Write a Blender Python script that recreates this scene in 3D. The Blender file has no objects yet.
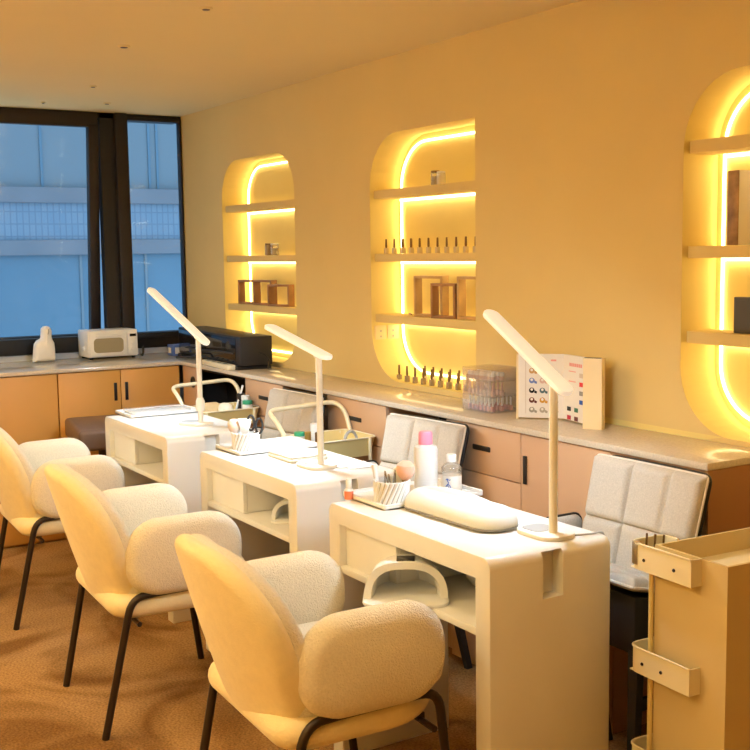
import bpy, bmesh, math, random
from mathutils import Vector, Matrix
PI = math.pi
random.seed(7)
scn = bpy.context.scene
COL = scn.collection

# ------------------------------------------------------------------ materials
MATS = {}
def mat(name, col, rough=.5, metal=0, var=0, vscale=6, bump=0, bscale=60, spec=.5, sheen=0, coat=0, trans=0, emit=None, estr=0, alpha=1, ior=1.45, sss=0):
    if name in MATS: return MATS[name]
    m = bpy.data.materials.new(name); m.use_nodes = True
    nt = m.node_tree; p = nt.nodes['Principled BSDF']
    p.inputs['Base Color'].default_value = (*col, 1)
    p.inputs['Roughness'].default_value = rough
    p.inputs['Metallic'].default_value = metal
    p.inputs['Specular IOR Level'].default_value = spec
    p.inputs['Sheen Weight'].default_value = sheen
    p.inputs['Sheen Roughness'].default_value = .5
    p.inputs['Coat Weight'].default_value = coat
    p.inputs['Transmission Weight'].default_value = trans
    p.inputs['IOR'].default_value = ior
    p.inputs['Alpha'].default_value = alpha
    if emit:
        p.inputs['Emission Color'].default_value = (*emit, 1); p.inputs['Emission Strength'].default_value = estr
    tc = nt.nodes.new('ShaderNodeTexCoord')
    nz = nt.nodes.new('ShaderNodeTexNoise'); nz.inputs['Scale'].default_value = vscale; nz.inputs['Detail'].default_value = 5
    nt.links.new(tc.outputs['Object'], nz.inputs['Vector'])
    v = max(var, .02)
    rmp = nt.nodes.new('ShaderNodeValToRGB')
    rmp.color_ramp.elements[0].position = .3; rmp.color_ramp.elements[1].position = .7
    rmp.color_ramp.elements[0].color = (*[c*(1-v) for c in col], 1)
    rmp.color_ramp.elements[1].color = (*[min(1, c*(1+v)) for c in col], 1)
    nt.links.new(nz.outputs['Fac'], rmp.inputs['Fac']); nt.links.new(rmp.outputs['Color'], p.inputs['Base Color'])
    if bump:
        n2 = nt.nodes.new('ShaderNodeTexNoise'); n2.inputs['Scale'].default_value = bscale; n2.inputs['Detail'].default_value = 4
        nt.links.new(tc.outputs['Object'], n2.inputs['Vector'])
        b = nt.nodes.new('ShaderNodeBump'); b.inputs['Strength'].default_value = bump; b.inputs['Distance'].default_value = .004
        nt.links.new(n2.outputs['Fac'], b.inputs['Height']); nt.links.new(b.outputs['Normal'], p.inputs['Normal'])
    MATS[name] = m
    return m

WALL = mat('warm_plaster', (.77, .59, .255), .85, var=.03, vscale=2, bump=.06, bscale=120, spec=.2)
NICHE = mat('niche_glow_tint', (.86, .70, .27), .75, var=.02, spec=.2)  # same plaster as the wall, with the strips' yellow glow put into the colour
CEIL = mat('ceiling_paint', (.88, .71, .36), .9, var=.02, vscale=1, spec=.1)
WHITE = mat('white_lacquer', (.84, .82, .78), .34, var=.01, spec=.5)
WHITE2 = mat('white_plastic', (.86, .86, .85), .4, var=.01)
LAMPW = mat('lamp_cream', (.85, .82, .74), .42, var=.01)
LAMPH = mat('lamp_shell_added_glow', (.88, .85, .76), .42, var=.01, emit=(1, .95, .84), estr=.34)  # emission added to brighten the head's top; the panel underneath is the real source
GREYP = mat('grey_plastic', (.42, .42, .42), .4)
CREAM = mat('cream_enamel', (.76, .62, .28), .4, var=.02)
CREAML = mat('cream_enamel_light', (.86, .78, .56), .4, var=.02)
TROLLEY = mat('cream_board', (.66, .52, .27), .6, var=.03, vscale=3)
WOODF = mat('tan_cabinet_laminate', (.60, .38, .23), .5, var=.03, vscale=3)
ORANGE = mat('orange_cabinet_laminate', (.68, .36, .09), .5, var=.03, vscale=3)
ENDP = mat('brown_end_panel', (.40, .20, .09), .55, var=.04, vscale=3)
SHADEIN = mat('recess_shade', (.025, .018, .015), .8)  # shadow black of the open recesses, put into the colour
STONE = mat('speckled_stone', (.62, .54, .43), .16, var=.10, vscale=160, spec=.5)
BLACK = mat('black_metal', (.03, .026, .024), .4, metal=.3)
LEGM = mat('dark_bronze_metal', (.045, .03, .022), .38, metal=.5)
BLKGL = mat('black_gloss', (.012, .010, .010), .08, spec=.6)
BLKPL = mat('black_plastic', (.02, .018, .018), .45)
FRAMEB = mat('window_frame_brown', (.022, .015, .012), .5, var=.05)
FRAMED = mat('window_frame_black', (.012, .011, .012), .5)
BOUCLE = mat('cream_boucle', (.86, .78, .62), .95, var=.05, vscale=160, bump=1.0, bscale=250, spec=.1, sheen=.15)
BOUCLEB = mat('cream_velour', (.90, .77, .48), .9, var=.03, vscale=40, bump=.35, bscale=200, spec=.12, sheen=.3)
LINEN = mat('grey_linen', (.54, .49, .42), .95, var=.10, vscale=240, bump=.25, bscale=400, spec=.1)
PIPING = mat('pale_piping', (.74, .69, .60), .9)
LEATHER = mat('brown_leather', (.16, .10, .072), .42, var=.08, vscale=20, bump=.1, bscale=90)
VINYL = mat('white_vinyl', (.74, .76, .73), .38, var=.015)
PINK = mat('pink_cap', (.90, .28, .42), .35)
BOTTLE = mat('milky_plastic', (.82, .81, .79), .35, trans=.15)
PUFF = mat('peach_bristles', (.86, .50, .36), .95, bump=.6, bscale=300, sheen=.4)
PUFF2 = mat('beige_bristles', (.78, .60, .48), .95, bump=.6, bscale=300, sheen=.4)
GOLD = mat('gold_cap', (.62, .42, .14), .3, metal=.8)
DGOLD = mat('dark_bronze_cap', (.20, .12, .05), .35, metal=.7)
POLISH = mat('champagne_polish', (.72, .58, .34), .15, spec=.6)
POLISHD = mat('dark_polish', (.36, .26, .14), .15, spec=.6)
PINKP = mat('pink_polish', (.62, .25, .22), .15, spec=.6)
WOODB = mat('walnut_box', (.36, .18, .07), .5, var=.18, vscale=14)
WOODL = mat('oak_box', (.58, .37, .15), .5, var=.15, vscale=14)
GREEN = mat('green_cap', (.05, .38, .20), .4)
BLUEB = mat('blue_carton', (.10, .18, .50), .5)
BLUEI = mat('blue_ink', (.04, .12, .48), .5)
PAPER = mat('white_paper', (.82, .78, .72), .6, var=.01)
CARD = mat('cream_card', (.84, .68, .40), .6, var=.01)
ORNG = mat('orange_label', (.85, .22, .10), .5)
CLOTH = mat('cream_cloth', (.84, .80, .68), .9, var=.03, bump=.2, bscale=120)
CHROME = mat('brushed_steel', (.6, .58, .55), .25, metal=1)
LED = mat('warm_led', (1, .8, .4), .5, emit=(1.0, .88, .52), estr=5.2)
LAMPON = mat('white_led_panel', (1, 1, 1), .5, emit=(.66, .84, 1.0), estr=150)

def clear_mat(name, tint, gloss=.12, rough=.03, fres=.8, haze=0):
    m = bpy.data.materials.new(name); m.use_nodes = True; nt = m.node_tree; nt.nodes.clear()
    o = nt.nodes.new('ShaderNodeOutputMaterial'); mx = nt.nodes.new('ShaderNodeMixShader')
    t = nt.nodes.new('ShaderNodeBsdfTransparent'); g = nt.nodes.new('ShaderNodeBsdfGlossy')
    t.inputs['Color'].default_value = (*tint, 1); g.inputs['Roughness'].default_value = rough
    fr = nt.nodes.new('ShaderNodeFresnel'); fr.inputs['IOR'].default_value = 1.45
    ml = nt.nodes.new('ShaderNodeMath'); ml.operation = 'MULTIPLY_ADD'; ml.inputs[1].default_value = fres; ml.inputs[2].default_value = gloss*.3
    nt.links.new(fr.outputs[0], ml.inputs[0])
    src = t.outputs[0]
    if haze:
        df = nt.nodes.new('ShaderNodeBsdfDiffuse'); df.inputs['Color'].default_value = (*tint, 1); m2 = nt.nodes.new('ShaderNodeMixShader'); m2.inputs[0].default_value = haze
        nt.links.new(t.outputs[0], m2.inputs[1]); nt.links.new(df.outputs[0], m2.inputs[2]); src = m2.outputs[0]
    nt.links.new(ml.outputs[0], mx.inputs[0]); nt.links.new(src, mx.inputs[1]); nt.links.new(g.outputs[0], mx.inputs[2]); nt.links.new(mx.outputs[0], o.inputs[0])
    return m
GLASS = clear_mat('window_glass', (.86, .92, .94), .02, .05, .22)
ACRYL = clear_mat('clear_acrylic', (.97, .95, .93), .1, .08, .3, .10)
CLEARB = clear_mat('clear_bottle', (.95, .94, .92), .15, .05, .5, .12)

def carpet():
    m = mat('tan_carpet', (.42, .215, .085), .97, spec=.05, bump=.7, bscale=260)
    nt = m.node_tree; p = nt.nodes['Principled BSDF']
    tc = nt.nodes.new('ShaderNodeTexCoord')
    a = nt.nodes.new('ShaderNodeTexNoise'); a.inputs['Scale'].default_value = 2.3; a.inputs['Detail'].default_value = 2; a.inputs['Distortion'].default_value = 1.2
    b = nt.nodes.new('ShaderNodeTexNoise'); b.inputs['Scale'].default_value = 130; b.inputs['Detail'].default_value = 3
    nt.links.new(tc.outputs['Object'], a.inputs['Vector']); nt.links.new(tc.outputs['Object'], b.inputs['Vector'])
    r = nt.nodes.new('ShaderNodeValToRGB'); e = r.color_ramp.elements
    e[0].position = .38; e[0].color = (.255, .130, .045, 1); e[1].position = .58; e[1].color = (.46, .27, .115, 1)  # carpet pattern, its dark tone deepened to stand in for shadow blotches too
    nt.links.new(a.outputs['Fac'], r.inputs['Fac'])
    r2 = nt.nodes.new('ShaderNodeValToRGB'); e = r2.color_ramp.elements
    e[0].position = .3; e[0].color = (.6, .6, .6, 1); e[1].position = .7; e[1].color = (1.2, 1.2, 1.2, 1)
    nt.links.new(b.outputs['Fac'], r2.inputs['Fac'])
    mx = nt.nodes.new('ShaderNodeMix'); mx.data_type = 'RGBA'; mx.blend_type = 'MULTIPLY'; mx.inputs[0].default_value = 1
    nt.links.new(r.outputs['Color'], mx.inputs[6]); nt.links.new(r2.outputs['Color'], mx.inputs[7])
    nt.links.new(mx.outputs[2], p.inputs['Base Color'])
    return m
CARPET = carpet()

# ------------------------------------------------------------------ mesh helpers
class MB:
    def __init__(s): s.v = []; s.f = []; s.m = []; s.mats = []
    def mi(s, m):
        if m not in s.mats: s.mats.append(m)
        return s.mats.index(m)
    def add(s, vs, fs, m, T=None):
        b = len(s.v); i = s.mi(m)
        s.v += [tuple(T @ Vector(v)) if T else tuple(v) for v in vs]
        for f in fs: s.f.append([b+k for k in f]); s.m.append(i)
        return s
    def addbm(s, bm, m, T=None):
        bm.verts.index_update()
        s.add([v.co[:] for v in bm.verts], [[v.index for v in f.verts] for f in bm.faces], m, T); bm.free(); return s
    def box(s, x0, x1, y0, y1, z0, z1, m, bev=0, seg=2, T=None):
        bm = bmesh.new(); bmesh.ops.create_cube(bm, size=1)
        for v in bm.verts:
            v.co = ((x0+x1)/2+v.co.x*(x1-x0), (y0+y1)/2+v.co.y*(y1-y0), (z0+z1)/2+v.co.z*(z1-z0))
        if bev: bmesh.ops.bevel(bm, geom=bm.edges[:], offset=bev, segments=seg, profile=.5, affect='EDGES')
        return s.addbm(bm, m, T)
    def lathe(s, prof, m, c=(0, 0, 0), n=24, T=None, sx=1, sy=1):
        vs = []; fs = []
        for r, z in prof:
            for k in range(n):
                a = 2*PI*k/n; vs.append((c[0]+sx*r*math.cos(a), c[1]+sy*r*math.sin(a), c[2]+z))
        for i in range(len(prof)-1):
            for k in range(n):
                fs.append([i*n+k, i*n+(k+1) % n, (i+1)*n+(k+1) % n, (i+1)*n+k])
        fs.append(list(range(n))[::-1]); fs.append([(len(prof)-1)*n+k for k in range(n)])
        return s.add(vs, fs, m, T)
    def tube(s, pts, r, m, n=8, closed=False, T=None):
        P = [Vector(p) for p in pts]; L = len(P); vs = []; fs = []; up = None
        for i in range(L):
            if closed: t = (P[(i+1) % L]-P[i-1])
            else: t = P[min(i+1, L-1)]-P[max(i-1, 0)]
            t.normalize()
            if up is None:
                up = Vector((0, 0, 1)) if abs(t.z) < .9 else Vector((1, 0, 0))
            up = (up-t*up.dot(t)).normalized(); q = t.cross(up)
            for k in range(n):
                a = 2*PI*k/n; vs.append(P[i]+(up*math.cos(a)+q*math.sin(a))*r)
        for i in range(L if closed else L-1):
            j = (i+1) % L
            for k in range(n): fs.append([i*n+k, i*n+(k+1) % n, j*n+(k+1) % n, j*n+k])
        if not closed: fs.append(list(range(n))[::-1]); fs.append([(L-1)*n+k for k in range(n)])
        return s.add(vs, fs, m, T)
    def prism(s, poly, a, b, m, fn=None, bev=0, T=None):
        """polygon (u, v) extruded w from a to b, fn maps (u,v,w) to xyz"""
        fn = fn or (lambda u, v, w: (u, v, w))
        bm = bmesh.new(); n = len(poly)
        A = [bm.verts.new(fn(u, v, a)) for u, v in poly]; B = [bm.verts.new(fn(u, v, b)) for u, v in poly]
        bm.faces.new(A[::-1]); bm.faces.new(B)
        for i in range(n): bm.faces.new([A[i], A[(i+1) % n], B[(i+1) % n], B[i]])
        bmesh.ops.recalc_face_normals(bm, faces=bm.faces[:])
        if bev:
            es = [e for e in bm.edges if len(e.link_faces) == 2 and e.calc_face_angle(0) > .6]
            bmesh.ops.bevel(bm, geom=es, offset=bev, segments=2, profile=.5, affect='EDGES')
        return s.addbm(bm, m, T)
    def pillow(s, out, th, r, m, dome=0, fn=None, n=5, T=None, flatback=False):
        fn = fn or (lambda u, v, w: (u, v, w)); L = len(out)
        nor = []
        for i in range(L):
            dx = out[(i+1) % L][0]-out[i-1][0]; dy = out[(i+1) % L][1]-out[i-1][1]; l = math.hypot(dx, dy) or 1
            nor.append((-dy/l, dx/l))
        cu = sum(p[0] for p in out)/L; cv = sum(p[1] for p in out)/L
        rings = []
        for sgn in (1, -1):
            rr = []
            for k in range(0, n+1):
                a = PI/2*k/n; ins = r*(1-math.cos(a)); w = th/2*math.sin(a)*sgn
                rr.append([(p[0]+q[0]*ins, p[1]+q[1]*ins, w) for p, q in zip(out, nor)])
            base = rr[-1]
            for sc in (.85, .7, .5, .3, .12):
                d = dome*(1-sc*sc) if not (flatback and sgn < 0) else 0
                rr.append([(cu+(p[0]-cu)*sc, cv+(p[1]-cv)*sc, (th/2+d)*sgn) for p in base])
            rings.append(rr)
        seq = rings[1][::-1]+rings[0][1:]
        vs = [fn(*p) for ring in seq for p in ring]; fs = []
        for i in range(len(seq)-1):
            for k in range(L): fs.append([i*L+k, i*L+(k+1) % L, (i+1)*L+(k+1) % L, (i+1)*L+k])
        fs.append(list(range(L))[::-1]); fs.append([(len(seq)-1)*L+k for k in range(L)])
        return s.add(vs, fs, m, T)
    def build(s, name, parent=None, smooth=True, ang=40, loc=None, label=None):
        me = bpy.data.meshes.new(name); me.from_pydata(s.v, [], s.f)
        for m in s.mats: me.materials.append(m)
        me.polygons.foreach_set('material_index', s.m)
        bm = bmesh.new(); bm.from_mesh(me); bmesh.ops.recalc_face_normals(bm, faces=bm.faces[:]); bm.to_mesh(me); bm.free()
        if smooth:
            me.polygons.foreach_set('use_smooth', [True]*len(me.polygons)); me.set_sharp_from_angle(angle=math.radians(ang))
        me.update()
        o = bpy.data.objects.new(name, me); COL.objects.link(o)
        if parent: o.parent = parent
        if loc: o.location = loc
        if label: o['label'] = label
        return o

def rrect(w, h, r, n=6, cu=0, cv=0):
    """rounded rectangle, ccw; r single or four radii (br, tr, tl, bl)"""
    R = r if isinstance(r, (tuple, list)) else (r,)*4
    out = []
    for (sx, sy, a0, q) in ((1, -1, -PI/2, R[0]), (1, 1, 0, R[1]), (-1, 1, PI/2, R[2]), (-1, -1, PI, R[3])):
        x = sx*(w/2-q); y = sy*(h/2-q)
        if q < 1e-6: out.append((cu+x, cv+y)); continue
        for k in range(n+1):
            a = a0+PI/2*k/n; out.append((cu+x+q*math.cos(a), cv+y+q*math.sin(a)))
    return out
def dens(poly, d):
    o = []
    for i, p in enumerate(poly):
        q = poly[(i+1) % len(poly)]; l = math.hypot(q[0]-p[0], q[1]-p[1]); k = max(1, int(l/d))
        for j in range(k): o.append((p[0]+(q[0]-p[0])*j/k, p[1]+(q[1]-p[1])*j/k))
    return o
def fillet(pts, r, n=6):
    P = [Vector(p) for p in pts]; o = [P[0]]
    for i in range(1, len(P)-1):
        a = (P[i-1]-P[i]); b = (P[i+1]-P[i]); q = min(r, a.length*.48, b.length*.48)
        A = P[i]+a.normalized()*q; B = P[i]+b.normalized()*q
        for k in range(n+1):
            t = k/n; o.append(A*(1-t)**2+P[i]*2*t*(1-t)+B*t*t)
    o.append(P[-1]); return o
def tag(o, label, cat, group=None, kind=None):
    if label: o['label'] = label
    if cat: o['category'] = cat
    if group: o['group'] = group
    if kind: o['kind'] = kind
    return o
def thing(name, label, cat, loc=(0, 0, 0), rz=0, group=None):
    o = bpy.data.objects.new(name, None); COL.objects.link(o); o.location = loc; o.rotation_euler = (0, 0, rz)
    o.empty_display_size = .05
    return tag(o, label, cat, group)
def struct(o): o['kind'] = 'structure'; return o
def dup(o, label=None, loc=None, rz=None, group=None):
    def cp(s, par):
        c = s.copy(); COL.objects.link(c)
        if par: c.parent = par
        for ch in [k for k in bpy.data.objects if k.parent == s]: cp(ch, c)
        return c
    r = cp(o, None)
    if label: r['label'] = label
    if loc is not None: r.location = loc
    if rz is not None: r.rotation_euler = (0, 0, rz)
    if group: r['group'] = group
    return r
def boolean_cut(o, cutters):
    """subtract closed boxes from o for good (cutters are thrown away)"""
    for (x0, x1, y0, y1, z0, z1) in cutters:
        b = MB().box(x0, x1, y0, y1, z0, z1, o.data.materials[0]).build('cutter', smooth=False)
        md = o.modifiers.new('cut', 'BOOLEAN'); md.operation = 'DIFFERENCE'; md.object = b; md.solver = 'EXACT'
        bpy.context.view_layer.update()
        me = bpy.data.meshes.new_from_object(o.evaluated_get(bpy.context.evaluated_depsgraph_get()))
        o.modifiers.clear(); old = o.data; o.data = me; me.name = old.name
        bm_ = b.data; bpy.data.objects.remove(b); bpy.data.meshes.remove(bm_); bpy.data.meshes.remove(old)
    return o

# ------------------------------------------------------------------ room shell
H = 2.262; XB = 8.6; YL = -4.4; ZC = .891
struct(MB().box(-.2, XB, YL, .3, -.05, 0, CARPET).build('floor', smooth=False))
struct(MB().box(-.2, XB, YL, .3, H, H+.05, CEIL).build('ceiling', smooth=False))
struct(MB().box(-.2, XB, YL-.1, YL, 0, H, WALL).build('wall_left', smooth=False))
struct(MB().box(XB, XB+.1, YL, .3, 0, H, WALL).build('wall_back', smooth=False))
# niches: (x0, x1, z0, z1, radii br, tr, tl, bl)
NI = [(.567, 1.408, .912, 1.958, (.2, .2, .2, .2)), (2.100, 2.850, .912, 1.952, (0, 0, .22, .22)), (3.869, 4.74, .905, 1.958, (.20, .21, .21, .20))]
ND = .15
def niche_outline(i, inset=0):
    x0, x1, z0, z1, R = NI[i]
    return rrect(x1-x0-2*inset, z1-z0-2*inset, tuple(max(0, q-inset) for q in R), 10, (x0+x1)/2, (z0+z1)/2)
bm = bmesh.new()
def loop(pts, y):
    vs = [bm.verts.new((p[0], y, p[1])) for p in pts]
    return vs, [bm.edges.new((vs[i], vs[(i+1) % len(vs)])) for i in range(len(vs))]
es = loop([(0, 0), (XB, 0), (XB, H), (0, H)], 0)[1]; fr = []
for i in range(3):
    vs, e = loop(niche_outline(i), 0); es += e; fr.append(vs)
bmesh.ops.triangle_fill(bm, use_beauty=True, use_dissolve=False, edges=es)
nw = len(bm.faces)
for i in range(3):
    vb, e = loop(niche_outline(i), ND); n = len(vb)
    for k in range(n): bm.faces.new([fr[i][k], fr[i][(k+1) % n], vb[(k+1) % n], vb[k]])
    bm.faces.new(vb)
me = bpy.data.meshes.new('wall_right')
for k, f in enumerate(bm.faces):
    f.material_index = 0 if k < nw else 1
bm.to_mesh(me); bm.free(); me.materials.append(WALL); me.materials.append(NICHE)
o = bpy.data.objects.new('wall_right', me); COL.objects.link(o); struct(o)
struct(MB().box(-.2, XB, .2, .3, 0, H, WALL).build('trim_9', smooth=False))
# window wall: low upstand, then frames
UP = mat('sill_blue_reflection', (.62, .66, .72), .4)  # white sill with the blue window reflection put into its colour
struct(MB().box(-.2, 0, YL, .3, 0, .925, UP).build('wall_far', smooth=False))
struct(MB().box(-.12, .03, YL, -.50, 2.19, H, FRAMEB, .004).build('trim_1'))
struct(MB().box(-.12, .02, -.50, 0, 2.232, H, FRAMED).build('trim_2', smooth=False))
struct(MB().box(-.12, .02, YL, 0, .925, 1.012, FRAMED, .004).build('trim_3'))
b = MB().box(-.16, .05, -.405, -.335, .925, H, FRAMEB, .004); b.box(-.035, .02, -.488, -.406, .925, H, FRAMED)
struct(b.build('trim_4'))
# opened sash (top hung, bottom pushed outwards) with its pane
def leaning_window(name, y0, y1, z0, z1, tilt, fw):
    w = bpy.data.objects.new(name, None); COL.objects.link(w); w['kind'] = 'structure'
    w.location = (0.0, 0, z1); w.rotation_euler = (0, tilt, 0)
    h = z1-z0; b = MB()
    b.box(-.02, .03, y0, y0+fw, -h, 0, FRAMEB, .003); b.box(-.02, .03, y1-fw, y1, -h, 0, FRAMEB, .003)
    b.box(-.02, .03, y0, y1, -.02, 0, FRAMEB, .003); b.box(-.02, .03, y0, y1, -h, -h+.03, FRAMED, .003)
    fr = b.build('window_frame', w); struct(fr)
    g = MB().box(.000, .005, y0+fw*.5, y1-fw*.5, -h+.02, -.01, GLASS).build('window_pane', w, smooth=False); struct(g)
    return w
leaning_window('window_1', -2.6, -.495, .985, 2.20, math.radians(5.0), .058)
leaning_window('window_2', -4.3, -2.66, .985, 2.20, 0, .058)
w2 = leaning_window('window_3', -.338, -.002, .985, 2.245, 0, .012)
# window stay visible in the gap
o = MB().tube(fillet([(-.02, -.45, 1.05), (-.05, -.44, 1.20), (-.02, -.43, 1.28)], .04), .006, BLKPL).build('window_stay'); struct(o)

# ------------------------------------------------------------------ the building across the street
fb = thing('building', 'hazy blue office block across the street, seen through the window', 'building', (-4, 0, 0))
F1 = mat('facade_upper', (.18, .22, .24), .7, var=.06, vscale=.6)
F2 = mat('facade_band', (.185, .19, .205), .7, var=.08, vscale=3)
F3 = mat('facade_lower', (.115, .195, .25), .5, var=.12, vscale=.8)
def ribs():
    m = mat('facade_ribbed', (.40, .55, .68), .6)
    nt = m.node_tree; p = nt.nodes['Principled BSDF']; tc = nt.nodes.new('ShaderNodeTexCoord')
    mp = nt.nodes.new('ShaderNodeMapping'); mp.inputs['Rotation'].default_value = (0, PI/2, 0)
    bk = nt.nodes.new('ShaderNodeTexBrick'); bk.offset = 0
    bk.inputs['Color1'].default_value = (.20, .26, .31, 1); bk.inputs['Color2'].default_value = (.17, .24, .30, 1); bk.inputs['Mortar'].default_value = (.145, .195, .25, 1)
    bk.inputs['Scale'].default_value = 1; bk.inputs['Mortar Size'].default_value = .006; bk.inputs['Brick Width'].default_value = .055; bk.inputs['Row Height'].default_value = .11
    cx = nt.nodes.new('ShaderNodeCombineXYZ'); sp = nt.nodes.new('ShaderNodeSeparateXYZ')
    nt.links.new(tc.outputs['Object'], sp.inputs[0]); nt.links.new(sp.outputs['Y'], cx.inputs['X']); nt.links.new(sp.outputs['Z'], cx.inputs['Y'])
    nt.links.new(cx.outputs[0], bk.inputs['Vector']); nt.links.new(bk.outputs['Color'], p.inputs['Base Color'])
    return m
b = MB().box(-.3, 0, -5, 5, 2.09, 6, F1)
b.box(-.3, 0, -5, 5, -1, 1.48, F3)
b.build('facade_wall', fb, smooth=False)
MB().box(-.3, .06, -5, 5, 1.95, 2.09, F2, .01).build('cornice', fb)
MB().box(-.3, .02, -5, 5, 1.617, 1.95, ribs()).build('louvre_band', fb, smooth=False)
MB().box(-.3, .05, -5, 5, 1.48, 1.617, F2, .01).build('cornice', fb)
b = MB()
for y in (-2.4, -1.3, -.9, .3, .95, 1.32, 1.40, 2.5, 3.6): b.box(-.01, .012, y-.012, y+.012, 2.09, 6, F3)
for y in (-1.8, -.6, .62, 1.25, 2.0): b.box(-.01, .012, y-.012, y+.012, -1, 1.48, F1)
b.build('facade_joint', fb, smooth=False)

# ------------------------------------------------------------------ niche shelves and light strips
NN = ['far', 'middle', 'nearest']
SH = [(1.688, 1.722), (1.419, 1.4527), (1.158, 1.192)]
SH3 = [(1.736, 1.772), (1.428, 1.463), (1.174, 1.209)]
PL = ['top', 'second', 'lowest']
for i in range(3):
    x0, x1, z0, z1, R = NI[i]
    for k, (a, c) in enumerate(SH3 if i == 2 else SH):
        b = MB(); r = .03
        poly = [(x0+.001, ND-.001), (x0+.001, .012+r*.2)]
        poly = rrect(x1-x0-.004, ND-.026, (0 if i == 1 else .02, 0, 0, .02), 5, (x0+x1)/2, (ND-.004)/2)
        b.prism(poly, a, c, WALL)
        o = b.build('niche_shelf'); tag(o, f'{PL[k]} shelf board across the {NN[i]} glowing wall niche', 'shelf', 'niche shelves')
    t = thing('light_strip', f'warm glowing light strip edging the back of the {NN[i]} wall niche', 'light strip', ((x0+x1)/2, ND-.006, z0))
    off = Vector(((x0+x1)/2, ND-.006, z0))
    ol = dens(niche_outline(i, .03), .05)
    MB().tube([Vector((p[0], ND-.006, p[1]))-off for p in ol], .0048, LED, 6, True).build('perimeter_strip', t)
    for k, (a, c) in enumerate(SH3 if i == 2 else SH):
        MB().box(x0+.035-off.x, x1-.01-off.x, -.012, .004, a-.010-off.z, a-.001-off.z, LED).build('shelf_strip', t, smooth=False)

# ------------------------------------------------------------------ counters
b = MB().prism([(0, 0), (0, -4.2), (.585, -4.2), (.585, -.282), (4.228, -.282), (4.228, 0)], ZC-.02, ZC, STONE, bev=.002)
tag(b.build('worktop'), 'long L-shaped pale stone worktop running under the niches and window', 'worktop')
def handle(b, x0, x1, y0, y1, z0, z1): b.box(x0, x1, y0, y1, z0, z1, BLACK, .002)
ZT = ZC-.021
# window side units (face at x = .575)
def window_unit(y0, y1, label, doors, handles):
    t = thing('low_cabinet', label, 'cabinet', (.28, (y0+y1)/2, 0)); c = (y0+y1)/2
    MB().box(-.275, .273, y0-c+.001, y1-c-.001, 0, ZT, ORANGE).build('carcass', t, smooth=False)
    n = doors; w = (y1-y0)/n
    for k in range(n):
        d = MB().box(.274, .295, y0-c+k*w+.002, y0-c+(k+1)*w-.002, .012, ZT-.004, ORANGE, .0015).build('door', t)
        if handles:
            yy = (y0-c+(k+1)*w-.03) if k % 2 == 0 else (y0-c+k*w+.03)
            MB().box(.295, .301, yy-.008, yy+.008, .705, .80, BLACK, .002).build('handle', d)
window_unit(-.944, -.283, 'orange low cabinet with two black-handled doors under the oven', 2, True)
window_unit(-1.62, -.946, 'plain orange low cabinet front under the white package', 1, False)
window_unit(-2.9, -1.622, 'plain orange low cabinet at the picture edge behind the farthest armchair', 2, False)
YF = -.27
def panel_box(b, x0, x1, m=WOODF, inner=WOODF):
    """hollow carcass open to the front"""
    b.box(x0, x0+.016, YF+.018, -.004, 0, ZT, inner); b.box(x1-.016, x1, YF+.018, -.004, 0, ZT, inner)
    b.box(x0+.016, x1-.016, -.02, -.004, 0, ZT, inner); b.box(x0+.016, x1-.016, YF+.018, -.02, .0, .04, inner)
    b.box(x0+.016, x1-.016, YF+.018, -.02, ZT-.015, ZT, inner)
def drawer_unit(x0, x1, label):
    t = thing('drawer_cabinet', label, 'cabinet', ((x0+x1)/2, 0, 0)); c = (x0+x1)/2
    b = MB(); panel_box(b, x0-c+.001, x1-c-.001); b.build('carcass', t, smooth=False)
    d = MB().box(x0-c+.002, x1-c-.002, YF, YF+.017, .704, ZT-.003, WOODF, .0015).build('drawer', t)
    MB().box(-.048, .048, YF-.005, YF, .782, .80, BLACK, .003).build('handle', d)
    d = MB().box(x0-c+.002, x1-c-.002, YF, YF+.017, .03, .700, WOODF, .0015).build('drawer', t)
def kneehole(x0, x1, label):
    b = MB(); b.box(x0+.001, x1-.001, -.02, -.004, 0, ZT, SHADEIN if x0 < 3.5 else ENDP)  # recess shade is put into the panel colour
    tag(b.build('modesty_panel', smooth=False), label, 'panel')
# open appliance bay next to the corner
t = thing('open_cabinet', 'open dark cabinet bay with a drilled side panel under the black machine', 'cabinet', (.98, 0, 0)); c = .98
b = MB(); panel_box(b, .59-c, 1.37-c, WOODF, SHADEIN); b.build('carcass', t, smooth=False)
fp = MB().box(.59-c, .81-c, YF, YF+.017, 0, ZT-.003, WOODF, .0015).build('front_panel', t)
MB().lathe([(.030, 0), (.030, .004), (.022, .005), (.020, .001)], BLACK, T=Matrix.Translation((.73-c, YF, .79)) @ Matrix.Rotation(PI/2, 4, 'X')).build('cable_grommet', fp)
drawer_unit(1.37, 1.767, 'tan drawer cabinet beside the open dark bay')
kneehole(1.767, 2.171, 'shaded kneehole panel behind the farthest grey quilted chair')
drawer_unit(2.171, 2.632, 'tan drawer cabinet under the middle niche between two grey chairs')
kneehole(2.632, 3.029, 'shaded kneehole panel behind the middle grey quilted chair')
drawer_unit(3.029, 3.444, 'tan drawer cabinet under the clear acrylic organiser')
t = thing('door_cabinet', 'tan cabinet with one vertical black door handle under the colour chart', 'cabinet', (3.65, 0, 0)); c = 3.65
b = MB(); panel_box(b, 3.445-c, 3.855-c); b.build('carcass', t, smooth=False)
d = MB().box(3.446-c, 3.854-c, YF, YF+.017, .03, ZT-.003, WOODF, .0015).build('door', t)
MB().box(3.460-c, 3.476-c, YF-.006, YF, .705, .798, BLACK, .002).build('handle', d)
kneehole(3.856, 4.188, 'shaded kneehole panel behind the nearest grey quilted chair')
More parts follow.
